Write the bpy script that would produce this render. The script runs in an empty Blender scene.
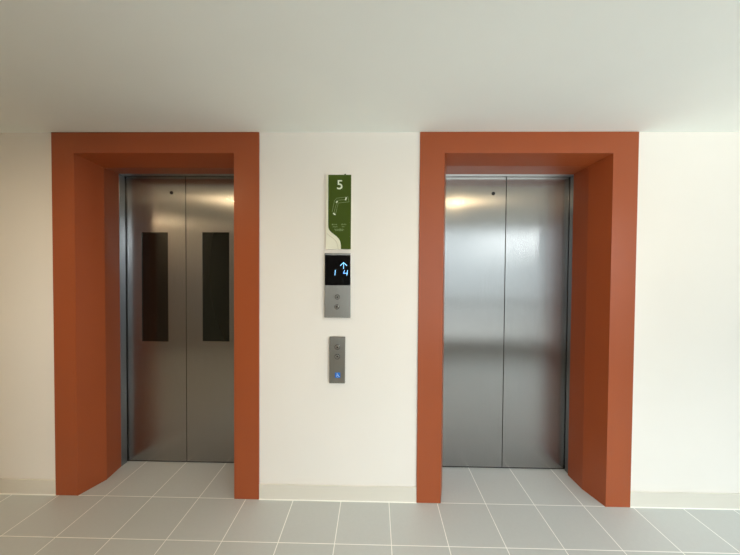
import bpy, bmesh, math
from mathutils import Vector, Matrix
S = bpy.context.scene
C = S.collection

# ------------------------------------------------------------------ helpers
def lin(r, g, b):
    f = lambda c: (c/255/12.92 if c/255 <= .04045 else ((c/255+.055)/1.055)**2.4)
    return (f(r), f(g), f(b), 1)

def obj(name, bm, mat, parent=None, bevel=0, seg=2, smooth=False):
    me = bpy.data.meshes.new(name)
    bmesh.ops.recalc_face_normals(bm, faces=bm.faces[:])
    if smooth:
        for f in bm.faces: f.smooth = True
    bm.to_mesh(me); bm.free()
    me.materials.append(mat)
    o = bpy.data.objects.new(name, me); C.objects.link(o)
    if parent:
        o.parent = parent
        o.matrix_parent_inverse = Matrix.Translation(-Vector(parent.location))
    if bevel:
        m = o.modifiers.new('bevel', 'BEVEL'); m.width = bevel; m.segments = seg
        m.limit_method = 'ANGLE'; m.angle_limit = math.radians(40)
    return o

def B(): return bmesh.new()

def box(bm, x0, x1, y0, y1, z0, z1):
    v = [bm.verts.new(p) for p in ((x0,y0,z0),(x1,y0,z0),(x1,y1,z0),(x0,y1,z0),
                                   (x0,y0,z1),(x1,y0,z1),(x1,y1,z1),(x0,y1,z1))]
    for f in ((0,3,2,1),(4,5,6,7),(0,1,5,4),(1,2,6,5),(2,3,7,6),(3,0,4,7)):
        bm.faces.new([v[i] for i in f])
    return bm

def boxo(name, dims, mat, parent=None, bevel=0):
    return obj(name, box(B(), *dims), mat, parent, bevel)

def prism(bm, pts, axis, a, b):
    """polygon pts (2-d) extruded along axis from a to b; remaining axes in order xyz"""
    def mk(p, t):
        if axis == 'x': return (t, p[0], p[1])
        if axis == 'y': return (p[0], t, p[1])
        return (p[0], p[1], t)
    A = [bm.verts.new(mk(p, a)) for p in pts]
    Bv = [bm.verts.new(mk(p, b)) for p in pts]
    bm.faces.new(A); bm.faces.new(Bv[::-1])
    n = len(pts)
    for i in range(n):
        bm.faces.new((A[i], Bv[i], Bv[(i+1) % n], A[(i+1) % n]))
    return bm

def disc(bm, x, z, r, y0, y1, n=24):
    return prism(bm, [(x+r*math.cos(2*math.pi*i/n), z+r*math.sin(2*math.pi*i/n)) for i in range(n)], 'y', y0, y1)

def ring(bm, x, z, r0, r1, y0, y1, n=28):
    for i in range(n):
        a, b = 2*math.pi*i/n, 2*math.pi*(i+1)/n
        q = [(x+r*math.cos(t), z+r*math.sin(t)) for r, t in ((r0,a),(r1,a),(r1,b),(r0,b))]
        prism(bm, q, 'y', y0, y1)
    return bm

def stroke(bm, pts, w, y0, y1):
    """polyline of width w in the xz plane, as joined little bars"""
    for (ax, az), (bx_, bz) in zip(pts, pts[1:]):
        dx, dz = bx_-ax, bz-az; L = math.hypot(dx, dz) or 1
        ux, uz = dx/L, dz/L; nx, nz = -uz*w/2, ux*w/2
        e = w*.35
        prism(bm, [(ax-ux*e+nx, az-uz*e+nz), (ax-ux*e-nx, az-uz*e-nz),
                   (bx_+ux*e-nx, bz+uz*e-nz), (bx_+ux*e+nx, bz+uz*e+nz)], 'y', y0, y1)
    return bm

def thing(name, label, cat, loc, group=None):
    o = bpy.data.objects.new(name, None); C.objects.link(o)
    o.location = loc; o.empty_display_size = .1
    o['label'] = label; o['category'] = cat
    if group: o['group'] = group
    return o

def struct(name, bm, mat, parent=None, bevel=0, label=None):
    o = obj(name, bm, mat, parent, bevel)
    if not parent: o['kind'] = 'structure'
    if label: o['label'] = label
    return o

# ------------------------------------------------------------------ camera (solved from the floor tiles and the door frames)
F, YAW, PITCH, ROLL = 300.0, math.radians(-1.04), math.radians(-1.08), math.radians(.42)
CAM = Vector((.071, -1.846, 1.436))
fw = Vector((math.sin(YAW)*math.cos(PITCH), math.cos(YAW)*math.cos(PITCH), math.sin(PITCH)))
r0 = Vector((math.cos(YAW), -math.sin(YAW), 0)); u0 = r0.cross(fw)
R = math.cos(ROLL)*r0 + math.sin(ROLL)*u0
U = math.cos(ROLL)*u0 - math.sin(ROLL)*r0
cd = bpy.data.cameras.new('camera'); cam = bpy.data.objects.new('camera', cd); C.objects.link(cam)
cam.matrix_world = Matrix(((R.x, U.x, -fw.x, CAM.x), (R.y, U.y, -fw.y, CAM.y), (R.z, U.z, -fw.z, CAM.z), (0,0,0,1)))
cd.sensor_fit = 'HORIZONTAL'; cd.sensor_width = 36; cd.lens = F/740*36; cd.clip_start = .02
S.camera = cam

def at(px, py, Y):
    """the point of the plane y = Y that the photograph shows at pixel (px, py) -> (x, z)"""
    d = fw*F + R*(px-370) - U*(py-277.5)
    t = (Y-CAM.y)/d.y
    return CAM.x+d.x*t, CAM.z+d.z*t

# ------------------------------------------------------------------ materials
def mat(name, col, rough=.6, metal=0, spec=.5, emit=None, estr=1):
    m = bpy.data.materials.new(name); m.use_nodes = True
    p = m.node_tree.nodes['Principled BSDF']
    p.inputs['Base Color'].default_value = col
    p.inputs['Roughness'].default_value = rough
    p.inputs['Metallic'].default_value = metal
    p.inputs['Specular IOR Level'].default_value = spec
    if emit:
        p.inputs['Emission Color'].default_value = emit
        p.inputs['Emission Strength'].default_value = estr
    return m

def nodes(m):
    nt = m.node_tree
    return nt.nodes, nt.links, nt.nodes['Principled BSDF']

def paint(name, col, rough, scale, bump, var=.03, spec=.4):
    """rolled paint: faint orange-peel bump and a slight unevenness of tone"""
    m = mat(name, col, rough, spec=spec); N, L, p = nodes(m)
    tc = N.new('ShaderNodeTexCoord')
    nz = N.new('ShaderNodeTexNoise'); nz.inputs['Scale'].default_value = scale; nz.inputs['Detail'].default_value = 4
    L.new(tc.outputs['Object'], nz.inputs['Vector'])
    bp = N.new('ShaderNodeBump'); bp.inputs['Strength'].default_value = bump; bp.inputs['Distance'].default_value = .002
    L.new(nz.outputs['Fac'], bp.inputs['Height']); L.new(bp.outputs['Normal'], p.inputs['Normal'])
    n2 = N.new('ShaderNodeTexNoise'); n2.inputs['Scale'].default_value = 2.3; n2.inputs['Detail'].default_value = 3
    L.new(tc.outputs['Object'], n2.inputs['Vector'])
    mr = N.new('ShaderNodeMapRange'); mr.inputs['From Min'].default_value = .3; mr.inputs['From Max'].default_value = .7
    mr.inputs['To Min'].default_value = 1-var; mr.inputs['To Max'].default_value = 1+var
    L.new(n2.outputs['Fac'], mr.inputs['Value'])
    vm = N.new('ShaderNodeVectorMath'); vm.operation = 'SCALE'; vm.inputs[0].default_value = col[:3]
    L.new(mr.outputs['Result'], vm.inputs['Scale']); L.new(vm.outputs['Vector'], p.inputs['Base Color'])
    return m

def brushed(name, col, rough, aniso, mixr, grain=2, share=.5):
    """vertically brushed stainless steel: a stretched lobe over a tighter one, with fine hairlines"""
    m = mat(name, col, rough, 1); N, L, p = nodes(m)
    tc = N.new('ShaderNodeTexCoord'); mp = N.new('ShaderNodeMapping')
    mp.inputs['Scale'].default_value = (900, 900, 7) if grain == 2 else (7, 900, 900)
    nz = N.new('ShaderNodeTexNoise'); nz.inputs['Scale'].default_value = 1; nz.inputs['Detail'].default_value = 3
    L.new(tc.outputs['Object'], mp.inputs['Vector']); L.new(mp.outputs['Vector'], nz.inputs['Vector'])
    mr = N.new('ShaderNodeMapRange'); mr.inputs['From Min'].default_value = .3; mr.inputs['From Max'].default_value = .7
    mr.inputs['To Min'].default_value = .93; mr.inputs['To Max'].default_value = 1.05
    L.new(nz.outputs['Fac'], mr.inputs['Value'])
    vm = N.new('ShaderNodeVectorMath'); vm.operation = 'SCALE'; vm.inputs[0].default_value = col[:3]
    L.new(mr.outputs['Result'], vm.inputs['Scale'])
    tg = N.new('ShaderNodeCombineXYZ'); tg.inputs[grain].default_value = 1
    g1 = N.new('ShaderNodeBsdfAnisotropic'); g1.inputs['Roughness'].default_value = rough
    g1.inputs['Anisotropy'].default_value = aniso
    g2 = N.new('ShaderNodeBsdfAnisotropic'); g2.inputs['Roughness'].default_value = mixr
    for g in (g1, g2):
        L.new(vm.outputs['Vector'], g.inputs['Color']); L.new(tg.outputs[0], g.inputs['Tangent'])
    mx = N.new('ShaderNodeMixShader'); mx.inputs[0].default_value = share
    L.new(g1.outputs[0], mx.inputs[1]); L.new(g2.outputs[0], mx.inputs[2])
    L.new(mx.outputs[0], N['Material Output'].inputs['Surface'])
    N.remove(p)
    return m

M = {}
M['wall'] = paint('cream_wall_paint', lin(240, 232, 223), .55, 160, .12, .01)
M['greige'] = paint('greige_wall_paint', lin(172, 168, 163), .6, 160, .12, .01)
M['ceiling'] = paint('ceiling_paint', lin(243, 245, 240), .8, 120, .15, .012)
M['orange'] = paint('terracotta_paint', lin(160, 78, 40), .36, 220, .10, .02)
M['base'] = paint('vinyl_skirting', lin(224, 216, 203), .4, 60, .03, .01)
M['caulk'] = mat('white_caulk', lin(246, 243, 234), .5)
M['steel'] = brushed('brushed_steel', lin(158, 155, 152), .24, .62, .19, share=.2)
M['jamb'] = brushed('jamb_steel', lin(165, 168, 172), .32, .5, .2)
M['header'] = mat('header_steel', lin(190, 190, 190), .3, 1)
M['plate'] = brushed('plate_steel', lin(172, 168, 160), .38, .5, .25)
M['dark'] = mat('dark_gap', lin(26, 25, 24), .6)
M['rubber'] = mat('black_rubber', lin(20, 20, 20), .7)
M['glass_dark'] = mat('dark_door_glass', lin(26, 19, 13), .12, spec=.35)
M['glass_green'] = mat('dark_green_door_glass', lin(27, 28, 21), .12, spec=.35)
M['green'] = paint('green_sign_face', lin(68, 84, 26), .6, 90, .02, .02, .12)
M['cream'] = mat('cream_sign_board', lin(234, 228, 206), .45)
M['creamline'] = mat('sign_groove', lin(196, 184, 156), .5)
M['ink'] = mat('pale_sign_ink', lin(232, 236, 214), .5)
M['ink2'] = mat('faint_sign_ink', lin(136, 150, 100), .5)
M['black'] = mat('black_display_glass', lin(6, 6, 8), .1, spec=.3)
M['led'] = mat('blue_led', lin(120, 190, 250), .5, emit=lin(140, 205, 255), estr=1.1)
M['blue'] = mat('blue_sticker', lin(0, 110, 205), .4)
M['white'] = mat('white_ink', lin(215, 232, 250), .5)
M['button'] = mat('button_steel', lin(190, 186, 178), .22, 1)
M['alu'] = mat('window_aluminium', lin(200, 202, 202), .4, .6)
LAMP = lambda s: mat('lamp_diffuser', lin(255, 240, 215), .5, emit=lin(255, 226, 180), estr=s)
M['lampring'] = mat('lamp_ring', lin(240, 240, 236), .4)

# window pane: real thin glass that lets the daylight in
g = bpy.data.materials.new('window_glass'); g.use_nodes = True
N, L = g.node_tree.nodes, g.node_tree.links; N.clear()
out = N.new('ShaderNodeOutputMaterial'); mx = N.new('ShaderNodeMixShader'); fr = N.new('ShaderNodeFresnel')
tr = N.new('ShaderNodeBsdfTransparent'); gl = N.new('ShaderNodeBsdfGlossy'); gl.inputs['Roughness'].default_value = .02
tr.inputs['Color'].default_value = (.93, .96, .96, 1)
L.new(fr.outputs[0], mx.inputs[0]); L.new(tr.outputs[0], mx.inputs[1]); L.new(gl.outputs[0], mx.inputs[2]); L.new(mx.outputs[0], out.inputs[0])
M['glass'] = g

# floor: 30 cm porcelain tiles; one joint runs along the wall line, the alcoves are paved with single tiles
TX0, TW, TD = -1.634, .3, .298
m = mat('grey_floor_tile', lin(196, 199, 198), .36, spec=.45); N, L, p = nodes(m); M['floor'] = m
def math_(op, a, b=None, c=None):
    n = N.new('ShaderNodeMath'); n.operation = op
    for i, v in enumerate((a, b, c)):
        if v is None: continue
        if isinstance(v, (int, float)): n.inputs[i].default_value = v
        else: L.new(v, n.inputs[i])
    return n.outputs[0]
tc = N.new('ShaderNodeTexCoord'); sp = N.new('ShaderNodeSeparateXYZ'); L.new(tc.outputs['Object'], sp.inputs[0])
tx = math_('DIVIDE', math_('SUBTRACT', sp.outputs[0], TX0), TW)
ty = math_('MINIMUM', math_('DIVIDE', math_('SUBTRACT', sp.outputs[1], .004), TD), .97)
def dist_to_int(t, w):
    return math_('MULTIPLY', math_('ABSOLUTE', math_('SUBTRACT', t, math_('ROUND', t))), w)
dx = dist_to_int(tx, TW)
ty_c = math_('MINIMUM', math_('DIVIDE', math_('SUBTRACT', sp.outputs[1], .004), TD), .5)   # no joint past the wall line
dy = dist_to_int(ty_c, TD)
dm = math_('MINIMUM', dx, dy)
mr = N.new('ShaderNodeMapRange'); mr.inputs['From Min'].default_value = .0016; mr.inputs['From Max'].default_value = .0030
mr.inputs['To Min'].default_value = 1; mr.inputs['To Max'].default_value = 0
L.new(dm, mr.inputs['Value'])
ids = N.new('ShaderNodeCombineXYZ'); L.new(math_('FLOOR', tx), ids.inputs[0]); L.new(math_('FLOOR', ty), ids.inputs[1])
wn = N.new('ShaderNodeTexWhiteNoise'); wn.noise_dimensions = '3D'; L.new(ids.outputs[0], wn.inputs['Vector'])
nz = N.new('ShaderNodeTexNoise'); nz.inputs['Scale'].default_value = 55; nz.inputs['Detail'].default_value = 6
L.new(tc.outputs['Object'], nz.inputs['Vector'])
k = math_('ADD', math_('MULTIPLY_ADD', wn.outputs['Value'], .03, .955), math_('MULTIPLY', nz.outputs['Fac'], .07))
vm = N.new('ShaderNodeVectorMath'); vm.operation = 'SCALE'; vm.inputs[0].default_value = lin(196, 199, 198)[:3]; L.new(k, vm.inputs['Scale'])
mc = N.new('ShaderNodeMix'); mc.data_type = 'RGBA'; L.new(mr.outputs[0], mc.inputs['Factor'])
L.new(vm.outputs[0], mc.inputs[6]); mc.inputs[7].default_value = lin(255, 254, 250)
L.new(mc.outputs[2], p.inputs['Base Color'])
bp = N.new('ShaderNodeBump'); bp.inputs['Strength'].default_value = .35; bp.inputs['Distance'].default_value = .002; bp.invert = True
L.new(math_('ADD', mr.outputs[0], math_('MULTIPLY', nz.outputs['Fac'], .12)), bp.inputs['Height']); L.new(bp.outputs[0], p.inputs['Normal'])

# ------------------------------------------------------------------ setting
H = 2.291                       # ceiling
WY = .010                       # face of the cream wall; the painted surrounds stand 1 cm proud of it
XL, XR, YB = -4.8, 5.8, -2.90   # ends of the hall and its opposite wall
DOORY = .347
LF = dict(o0=-1.954, i0=-1.810, i1=-.807, o1=-.651)   # surround of the elevator with glazed doors
RF = dict(o0=.337, i0=.487, i1=1.498, o1=1.648)
HH = 2.161                      # underside of the head at the face

struct('floor', box(B(), XL-.1, XR+.1, YB-.1, .62, -.12, 0), M['floor'])
struct('ceiling', box(B(), XL-.1, XR+.1, YB-.1, .62, H, H+.12), M['ceiling'])
bm = B()
for x0, x1 in ((XL, LF['i0']-.03), (LF['i1']+.03, RF['i0']-.03), (RF['i1']+.03, XR)):
    box(bm, x0, x1, WY, .60, 0, H)
for f in (LF, RF):
    box(bm, f['i0']-.03, f['i1']+.03, WY, .60, HH+.03, H)
    box(bm, f['i0']-.03, f['i1']+.03, .46, .60, 0, HH+.03)      # back of the shaft behind the closed doors
struct('wall_back', bm, M['wall'])
struct('wall_left', box(B(), XL-.1, XL, YB, .6, 0, H), M['wall'])
# right end wall, with a large unseen window added for grazing light
V0, V1, VZ0, VZ1 = YB+.12, -.35, .12, 2.2
bm = B()
box(bm, XR, XR+.1, YB, V0, 0, H); box(bm, XR, XR+.1, V1, .6, 0, H)
box(bm, XR, XR+.1, V0, V1, 0, VZ0); box(bm, XR, XR+.1, V0, V1, VZ1, H)
struct('wall_right', bm, M['wall'])
w = bpy.data.objects.new('added_window_2', None); C.objects.link(w); w.location = (XR+.05, (V0+V1)/2, VZ0); w['kind'] = 'structure'
bm = B(); f_ = .05; vm_ = (V0+V1)/2
box(bm, XR+.03, XR+.08, V0, V1, VZ0, VZ0+f_); box(bm, XR+.03, XR+.08, V0, V1, VZ1-f_, VZ1)
for a, b in ((V0, V0+f_), (vm_-f_/2, vm_+f_/2), (V1-f_, V1)): box(bm, XR+.03, XR+.08, a, b, VZ0+f_, VZ1-f_)
obj('window_frame', bm, M['alu'], w)
for a, b in ((V0+f_, vm_-f_/2), (vm_+f_/2, V1-f_)):
    boxo('window_pane', (XR+.053, XR+.057, a, b, VZ0+f_, VZ1-f_), M['glass'], w)
# the wall behind the photographer, with the window the right door mirrors, widened both ways for the sun
W0, W1, WZ0, WZ1 = -.15, 3.85, .19, 2.28
WM = ((1.12, 1.18), (2.93, 3.09))      # mullions
bm = B()
box(bm, XL, W0, YB-.1, YB, 0, H); box(bm, W1, XR, YB-.1, YB, 0, H)
box(bm, W0, W1, YB-.1, YB, 0, WZ0); box(bm, W0, W1, YB-.1, YB, WZ1, H)
struct('wall_front', bm, M['greige'])
w = bpy.data.objects.new('window_1', None); C.objects.link(w); w.location = ((W0+W1)/2, YB-.05, WZ0); w['kind'] = 'structure'
bm = B()
fw_ = .04
box(bm, W0, W1, YB-.08, YB-.03, WZ0, WZ0+fw_); box(bm, W0, W1, YB-.08, YB-.03, WZ1-fw_, WZ1)
box(bm, W0, W0+fw_, YB-.08, YB-.03, WZ0+fw_, WZ1-fw_); box(bm, W1-fw_, W1, YB-.08, YB-.03, WZ0+fw_, WZ1-fw_)
for a, b in WM: box(bm, a, b, YB-.08, YB-.03, WZ0+fw_, WZ1-fw_)
bays = list(zip([W0+fw_]+[m[1] for m in WM], [m[0] for m in WM]+[W1-fw_]))
for a, b in bays: box(bm, a, b, YB-.08, YB-.03, .87, .93)
obj('window_frame', bm, M['alu'], w)
for a, b in bays:
    for c, d in ((WZ0+fw_, .87), (.93, WZ1-fw_)):
        boxo('window_pane', (a, b, YB-.057, YB-.053, c, d), M['glass'], w)

# skirting and the bead of caulk under it
for nm, tn, x0, x1 in (('baseboard_left', 'trim_1', XL, LF['o0']), ('baseboard_middle', 'trim_2', LF['o1'], RF['o0']), ('baseboard_right', 'trim_3', RF['o1'], XR)):
    struct(nm, box(B(), x0, x1, .002, WY, 0, .096), M['base'], bevel=.002)
    struct(tn, prism(B(), [(-.0035, 0), (.002, 0), (.002, .004)], 'x', x0, x1), M['caulk'])

# ------------------------------------------------------------------ elevator entrances
def entrance(f, cr, crR, crz, je, jx, label, dlabel, seam, glazed, hole):
    """f: surround; cr / crR: x of the crease of each splayed side and je its inner end"""
    cx = (f['i0']+f['i1'])/2
    t = thing('elevator_surround', label, 'door surround', (cx, 0, 0))
    top = H-.001
    # flat casing, one U-shaped board
    bm = B()
    prism(bm, [(f['o0'], 0), (f['i0'], 0), (f['i0'], HH), (f['i1'], HH), (f['i1'], 0), (f['o1'], 0), (f['o1'], top), (f['o0'], top)], 'y', 0, WY)
    obj('casing', bm, M['orange'], t, .0015)
    ye, yc = .288, .150
    (l1, l2), (q1, q2) = (cr, je[0]), (crR, je[1])
    bm = prism(B(), [(f['i0'], .0), (f['i0'], WY), (f['i0']-.028, WY), (f['i0']-.028, ye), (l2, ye), (l1, yc)], 'z', 0, HH+.029)
    obj('side_lining', bm, M['orange'], t)
    bm = prism(B(), [(f['i1'], .0), (f['i1'], WY), (f['i1']+.028, WY), (f['i1']+.028, ye), (q2, ye), (q1, yc)], 'z', 0, HH+.029)
    obj('side_lining', bm, M['orange'], t)
    bm = prism(B(), [(0, HH), (WY, HH), (WY, HH+.029), (ye, HH+.029), (ye, 2.127), (yc, crz)], 'x', f['i0']+.0005, f['i1']-.0005)
    obj('head_lining', bm, M['orange'], t)
    # stainless jambs and header between the plaster and the doors
    yd = DOORY-.008
    boxo('steel_jamb', (f['i0']-.028, jx[0], ye, yd, 0, 2.127), M['jamb'], t, .001)['label'] = 'brushed steel jamb strip'
    boxo('steel_jamb', (jx[1], f['i1']+.028, ye, yd, 0, 2.127), M['jamb'], t, .001)['label'] = 'brushed steel jamb strip'
    boxo('steel_header', (f['i0']-.028, f['i1']+.028, ye, yd, 2.127, HH+.029), M['header'], t, .001)['label'] = 'brushed steel header strip'
    # caulk where lining meets the tiles
    # --- the doors
    d = thing('elevator_door', dlabel, 'elevator door', (seam, DOORY, 0))
    zt = 2.150
    x0, x1 = f['i0']-.026, f['i1']+.026
    g_ = .0022
    th = .03
    for s, (a, b) in ((0, (x0, seam-g_)), (1, (seam+g_, x1))):
        bm = B()
        y0, y1 = DOORY, DOORY+th
        if glazed:
            gx0, gx1, gz0, gz1 = glazed[s]
            box(bm, a, gx0, y0, y1, .010, zt); box(bm, gx1, b, y0, y1, .010, zt)
            box(bm, gx0, gx1, y0, y1, .010, gz0); box(bm, gx0, gx1, y0, y1, gz1, zt)
            pn = obj('door_panel', bm, M['steel'], d)
            bmesh_pane = boxo('vision_pane', (gx0, gx1, y0+.004, y0+.012, gz0, gz1), M['glass_green' if s else 'glass_dark'], pn)
            bmesh_pane['label'] = 'dark narrow glass pane'
        else:
            box(bm, a, b, y0, y1, .010, zt)
            pn = obj('door_panel', bm, M['steel'], d, .001)
        if s == 0:
            hx, hz = hole
            kh = obj('key_hole', ring(disc(B(), hx, hz, .0085, y0-.0012, y0), hx, hz, .0086, .0125, y0-.002, y0), M['dark'], pn)
            kh['label'] = 'small round black key hole'
    bm = box(B(), seam-.02, seam+.02, DOORY+.0305, DOORY+.036, .011, zt)
    obj('meeting_seal', bm, M['rubber'], d)
    boxo('bottom_gap_strip', (x0, x1, DOORY+.004, DOORY+.026, 0, .0098), M['dark'], d)  # dark strip in place of the shaded gap under the panels
    return t, d

gz = []
for px in ((141.4, 168.5), (202.3, 229.4)):
    a, zt_ = at(px[0], 232.2, DOORY); b, zb_ = at(px[1], 341.5, DOORY)
    gz.append((a, b, zb_, zt_))
entrance(LF, -1.759, -.860, 2.122, (-1.777, -.842), (-1.775, -.842),
         'terracotta orange surround around the glazed elevator doors on the left', 'brushed steel elevator doors with two dark narrow glass panes',
         -1.329, gz, at(171.5, 192.8, DOORY))
entrance(RF, .529, 1.457, 2.136, (.531, 1.451), (.529, 1.460),
         'terracotta orange surround around the plain elevator doors on the right', 'plain brushed steel elevator doors without panes, mirroring a bright window',
         1.010, None, at(493.3, 193.6, DOORY))

# ------------------------------------------------------------------ wall plates between the elevators
def rect(px0, py0, px1, py1, Y):
    x0, z1 = at(px0, py0, Y); x1, z0 = at(px1, py1, Y)
    return x0, x1, z0, z1

def catmull(pts, n=8):
    P = [pts[0]]+pts+[pts[-1]]; out = []
    for i in range(1, len(P)-2):
        for j in range(n):
            t = j/n; a, b, c, d = P[i-1:i+3]
            out.append(tuple(.5*(2*b[q]+(c[q]-a[q])*t+(2*a[q]-5*b[q]+4*c[q]-d[q])*t*t+(3*b[q]-a[q]-3*c[q]+d[q])*t**3) for q in (0, 1)))
    return out+[pts[-1]]

# floor sign
YF = -.011
sx0, sx1, sz0, sz1 = rect(326.0, 174.8, 350.8, 249.2, YF)
t = thing('floor_sign', 'tall green and cream sign numbered 5 above the black display', 'sign', ((sx0+sx1)/2, WY, sz0))
boxo('sign_board', (sx0, sx1, YF, WY, sz0, sz1), M['cream'], t, .001)['label'] = 'cream backing board'
P2 = lambda q, Y=YF: at(q[0], q[1], Y)
wave = catmull([P2(q) for q in ((328.2, 224), (328.5, 228), (330.2, 231.2), (333.5, 234), (337, 236.8), (339.6, 240), (340.8, 244.5), (341.0, 249.2))])
wave[-1] = (wave[-1][0], sz0); xg = P2((328.2, 200))[0]
poly = [(xg, sz1)] + wave + [(sx1, sz0), (sx1, sz1)]
obj('green_face', prism(B(), poly, 'y', YF-.0012, YF), M['green'], t)
gr = catmull([P2(q) for q in ((327.0, 233.5), (329.5, 235.8), (333, 238.2), (335.8, 241), (337.4, 244.5), (338.1, 249.0))])
obj('wave_line', stroke(B(), gr, .0022, YF-.0006, YF), M['creamline'], t)
def numeral(txt, name, x, z, h, Y, ex, mat_, parent, off=.0):
    cu = bpy.data.curves.new('numeral_curve', 'FONT'); cu.body = txt; cu.align_x = 'CENTER'; cu.size = 1; cu.extrude = .001; cu.offset = off
    tmp = bpy.data.objects.new('numeral_tmp', cu); C.objects.link(tmp)
    bpy.context.view_layer.update()
    me = bpy.data.meshes.new_from_object(tmp.evaluated_get(bpy.context.evaluated_depsgraph_get()))
    bpy.data.objects.remove(tmp); bpy.data.curves.remove(cu)
    bm = B(); bm.from_mesh(me); bpy.data.meshes.remove(me)
    xs = [v.co.x for v in bm.verts]; ys = [v.co.y for v in bm.verts]; zs = [v.co.z for v in bm.verts]
    s = h/(max(ys)-min(ys)); mx_, my_ = (max(xs)+min(xs))/2, (max(ys)+min(ys))/2
    for v in bm.verts:
        a, b, c = v.co; v.co = (x+(a-mx_)*s*1.05, Y-(ex if c > 0 else 0), z+(b-my_)*s)
    return obj(name, bm, mat_, parent)
q = P2((339.8, 184.8)); hh = abs(P2((339, 180.2))[1]-P2((339, 189.4))[1])
YG = YF-.0012
numeral('5', 'numeral', q[0], q[1], hh, YG, .001, M['ink'], t, .006)['label'] = 'white numeral 5'
bm = B()
for pl in (((336.6, 200.4), (346.0, 199.4)), ((338.2, 203.0), (349.0, 201.8)), ((336.8, 202.5), (333.6, 213.6)), ((334.4, 200.8), (332.2, 212)), ((338.2, 203.0), (335.6, 214)), ((334.4, 200.8), (336.6, 198.2), (347.8, 196.8)), ((347.8, 196.8), (349.0, 201.8))):
    stroke(bm, [P2(q, YG) for q in pl], .0022, YG-.0005, YG)
obj('floor_plan', bm, M['ink2'], t)['label'] = 'thin pale corridor plan'
for a in (((345.6, 199.8), (346.2, 197.8)), ((333.6, 213.4), (335.0, 214.5)), ((336.4, 202.2), (337.4, 201.6))):
    obj('plan_marker', stroke(B(), [P2(q, YG) for q in a], .008, YG-.0008, YG), M['ink'], t)
bm = B()
stroke(bm, [P2(q, YG) for q in ((332.3, 224.5), (332.9, 224.5))], .007, YG-.0008, YG)
def scribble(bm, x0, x1, y, h, seed):
    """a run of tiny glyph-like marks, as small as the unreadable print of the sign"""
    import random; rr = random.Random(seed); x = x0
    while x < x1-.3:
        w_ = rr.uniform(.45, .75)
        for _ in range(3):
            a = (x+rr.uniform(0, w_), y+rr.uniform(-h, h)); b = (x+rr.uniform(0, w_), y+rr.uniform(-h, h))
            stroke(bm, [P2(a, YG), P2(b, YG)], .0016, YG-.0005, YG)
        x += w_+.18
for i, (x0, x1, y) in enumerate(((333.8, 336.8, 224.4), (341.3, 346, 224.4), (332.8, 337.3, 226.7), (341.8, 344.6, 226.7), (334.3, 344, 229.4), (335.2, 343, 230.4))):
    scribble(bm, x0, x1, y, .7, i)
obj('legend_print', bm, M['ink2'], t)
obj('mounting_clip', disc(B(), P2((346.2, 0))[0], sz1, .006, YF-.0006, .004), M['green'], t)

# hall display with the two hall buttons
YD = -.009
dx0, dx1, dz0, dz1 = rect(324.6, 253.0, 350.3, 317.8, YD)
t = thing('surface_mounted_display', 'steel wall panel with black screen reading up arrow, 1 and 4', 'elevator display', ((dx0+dx1)/2, WY, dz0))
boxo('face_plate', (dx0, dx1, YD, WY, dz0, dz1), M['plate'], t, .0015)
_, _, bz0, bz1 = rect(325, 255.0, 350, 285.4, YD)
scr = boxo('screen', (dx0+.003, dx1-.001, YD-.0012, YD, bz0, bz1), M['black'], t); scr['label'] = 'black display screen'
YS = YD-.0012
Q = lambda q, Y=YS: at(q[0], q[1], Y)
bm = stroke(stroke(B(), [Q((343.6, 268.6)), Q((343.6, 262.6))], .0036, YS-.0008, YS), [Q((340.4, 265.6)), Q((343.6, 262.5)), Q((346.8, 265.6))], .0036, YS-.0008, YS)
obj('up_arrow', bm, M['led'], scr)['label'] = 'light blue up arrow'
obj('numeral', stroke(B(), [Q((335.3, 270.2)), Q((334.9, 275.2))], .0038, YS-.0008, YS), M['led'], scr)['label'] = 'light blue numeral 1'
bm = stroke(B(), [Q((344.6, 270.3)), Q((343.5, 273.2)), Q((347.6, 273.2))], .0034, YS-.0008, YS)
stroke(bm, [Q((347.5, 270.3)), Q((346.8, 275.3))], .0034, YS-.0008, YS)
obj('numeral', bm, M['led'], scr)['label'] = 'light blue numeral 4'
def button(cx_, cz_, r, Y, parent, sym, label=None):
    b = obj('call_button', disc(B(), cx_, cz_, r, Y-.003, Y, 28), M['button'], parent, .0008)
    obj('button_rim', ring(B(), cx_, cz_, r+.0003, r+.003, Y-.0018, Y), M['dark'], b)
    obj('button_symbol', sym(cx_, cz_, Y-.003), M['dark'], b)
    return b
def tri(up, s):
    def f(x, z, Y):
        k_ = s if up else -s
        return prism(B(), [(x-s*.8, z-k_*.6), (x+s*.8, z-k_*.6), (x, z+k_*.8)], 'y', Y-.0004, Y)
    return f
x, z = Q((337.4, 297.0), YD); button(x, z, .0125, YD, t, tri(True, .0075))
x, z = Q((336.9, 307.0), YD); button(x, z, .0125, YD, t, tri(False, .0075))

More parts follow.
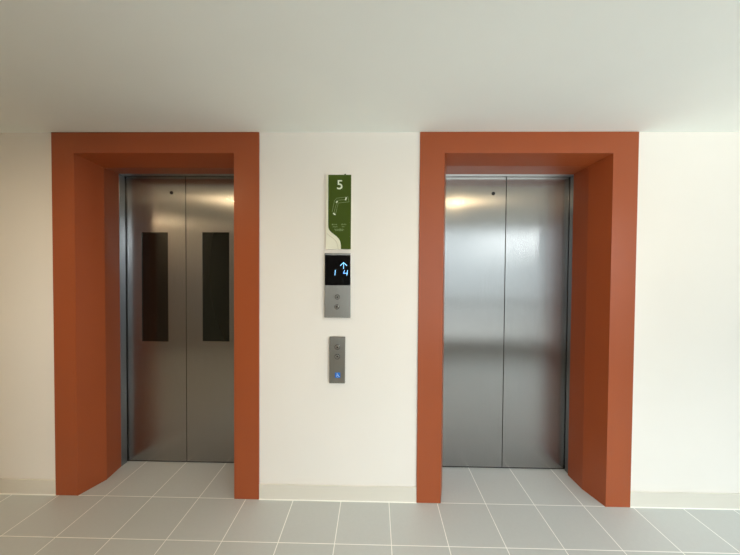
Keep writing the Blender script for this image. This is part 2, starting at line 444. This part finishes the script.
# low panel with the accessible call buttons
YP = -.009
px0, px1, pz0, pz1 = rect(329.4, 337.1, 344.9, 383.5, YP)
t = thing('surface_mounted_call_panel', 'narrow low steel panel with two buttons and blue wheelchair sticker', 'call panel', ((px0+px1)/2, WY, pz0))
boxo('face_plate', (px0, px1, YP, WY, pz0, pz1), M['plate'], t, .0015)
x, z = Q((337.3, 347.1), YP); button(x, z, .0135, YP, t, tri(True, .008))
x, z = Q((337.3, 356.6), YP); button(x, z, .0135, YP, t, tri(False, .008))
bx0, bx1, bz0, bz1 = rect(335.0, 372.5, 340.2, 377.9, YP)
st = boxo('accessible_sticker', (bx0, bx1, YP-.0006, YP, bz0, bz1), M['blue'], t); st['label'] = 'blue wheelchair sticker'
cx, cz, k = (bx0+bx1)/2, (bz0+bz1)/2, (bx1-bx0)/2
YY = YP-.0006
pt = lambda a, b: (cx+a*k, cz+b*k)
bm = disc(B(), *pt(-.2, .68), k*.13, YY-.0005, YY, 12)
stroke(bm, [pt(-.2, .45), pt(-.15, -.1), pt(.35, -.1), pt(.55, -.6), pt(.72, -.52)], k*.15, YY-.0005, YY)
stroke(bm, [pt(-.18, .2), pt(.25, .2)], k*.12, YY-.0005, YY)
stroke(bm, [pt(-.08+.42*math.cos(a), -.3+.42*math.sin(a)) for a in [math.radians(110+i*22) for i in range(11)]], k*.12, YY-.0005, YY)
obj('wheelchair_symbol', bm, M['white'], st)

# ------------------------------------------------------------------ ceiling lamps of the hall (behind the photograph's upper edge)
def downlight(x, y, label, power, r=.055):
    t = thing('recessed_downlight', label, 'ceiling light', (x, y, H), 'ceiling downlights')
    bm = B()
    for i in range(32):
        a, b = 2*math.pi*i/32, 2*math.pi*(i+1)/32
        prism(bm, [(x+q*math.cos(s), y+q*math.sin(s)) for q, s in ((r, a), (r+.012, a), (r+.012, b), (r, b))], 'z', H-.006, H)
    obj('trim_ring', bm, M['lampring'], t)
    bm = prism(B(), [(x+r*math.cos(2*math.pi*i/32), y+r*math.sin(2*math.pi*i/32)) for i in range(32)], 'z', H-.003, H)
    obj('diffuser', bm, LAMP(power), t)
downlight(-1.56, -1.12, 'round warm ceiling downlight in front of the glazed elevator doors', 480, .045)
downlight(1.04, -1.12, 'round warm ceiling downlight in front of the plain elevator doors', 380, .045)
downlight(-3.55, -2.6, 'round warm ceiling downlight at the left end of the hall', 420)

# ------------------------------------------------------------------ daylight
SKYSTR = 5
wd = bpy.data.worlds.new('daylight'); S.world = wd; wd.use_nodes = True
WN, WL = wd.node_tree.nodes, wd.node_tree.links
bg = WN['Background']
tc = WN.new('ShaderNodeTexCoord'); sp = WN.new('ShaderNodeSeparateXYZ'); WL.new(tc.outputs['Generated'], sp.inputs[0])
mr = WN.new('ShaderNodeMapRange'); mr.inputs['From Min'].default_value = -1; mr.inputs['From Max'].default_value = 1; WL.new(sp.outputs[2], mr.inputs['Value'])
rp = WN.new('ShaderNodeValToRGB'); WL.new(mr.outputs[0], rp.inputs[0])
# overcast sky: bright overhead, the far side of the court along the horizon, lower half brightened to light the ceiling
SKY = ((0, (1.3, 1.32, 1.28)), (.34, (1.1, 1.12, 1.1)), (.42, (.25, .26, .26)), (.49, (.36, .40, .43)), (.585, (.42, .47, .51)), (.66, (.95, 1.05, 1.12)), (1, (1.2, 1.3, 1.36)))
el = rp.color_ramp.elements
while len(el) < len(SKY): el.new(.5)
for e, (p_, c_) in zip(el, SKY): e.position = p_; e.color = c_+(1,)
WL.new(rp.outputs[0], bg.inputs['Color']); bg.inputs['Strength'].default_value = SKYSTR
for loc, rot, sx, sy in ((((W0+W1)/2, YB-.12, (WZ0+WZ1)/2), (90, 0, 0), W1-W0, WZ1-WZ0), ((XR+.12, (V0+V1)/2, (VZ0+VZ1)/2), (90, 0, 90), V1-V0, VZ1-VZ0)):
    pl = bpy.data.lights.new('window_portal', 'AREA'); pl.shape = 'RECTANGLE'; pl.size = sx; pl.size_y = sy
    pl.cycles.is_portal = True
    po = bpy.data.objects.new('window_portal', pl); C.objects.link(po)
    po.location = loc; po.rotation_euler = [math.radians(a) for a in rot]

# hazy low sun from the front right, through the long window
sl = bpy.data.lights.new('sun', 'SUN'); sl.energy = 2.1; sl.angle = math.radians(18); sl.color = (.96, .98, 1)
so = bpy.data.objects.new('sun', sl); C.objects.link(so); so.location = (6, -8, 3)
el_ = math.radians(10); hv = Vector((-.9, 1, 0)).normalized()
so.rotation_euler = Vector((hv.x*math.cos(el_), hv.y*math.cos(el_), -math.sin(el_))).to_track_quat('-Z', 'Y').to_euler()

S.cycles.use_denoising = True
S.cycles.max_bounces = 12; S.cycles.diffuse_bounces = 8; S.cycles.glossy_bounces = 6
S.cycles.sample_clamp_indirect = 6
vs = S.view_settings
vs.view_transform = 'Standard'; vs.look = 'None'; vs.gamma = 1; vs.use_curve_mapping = False; vs.exposure = .2
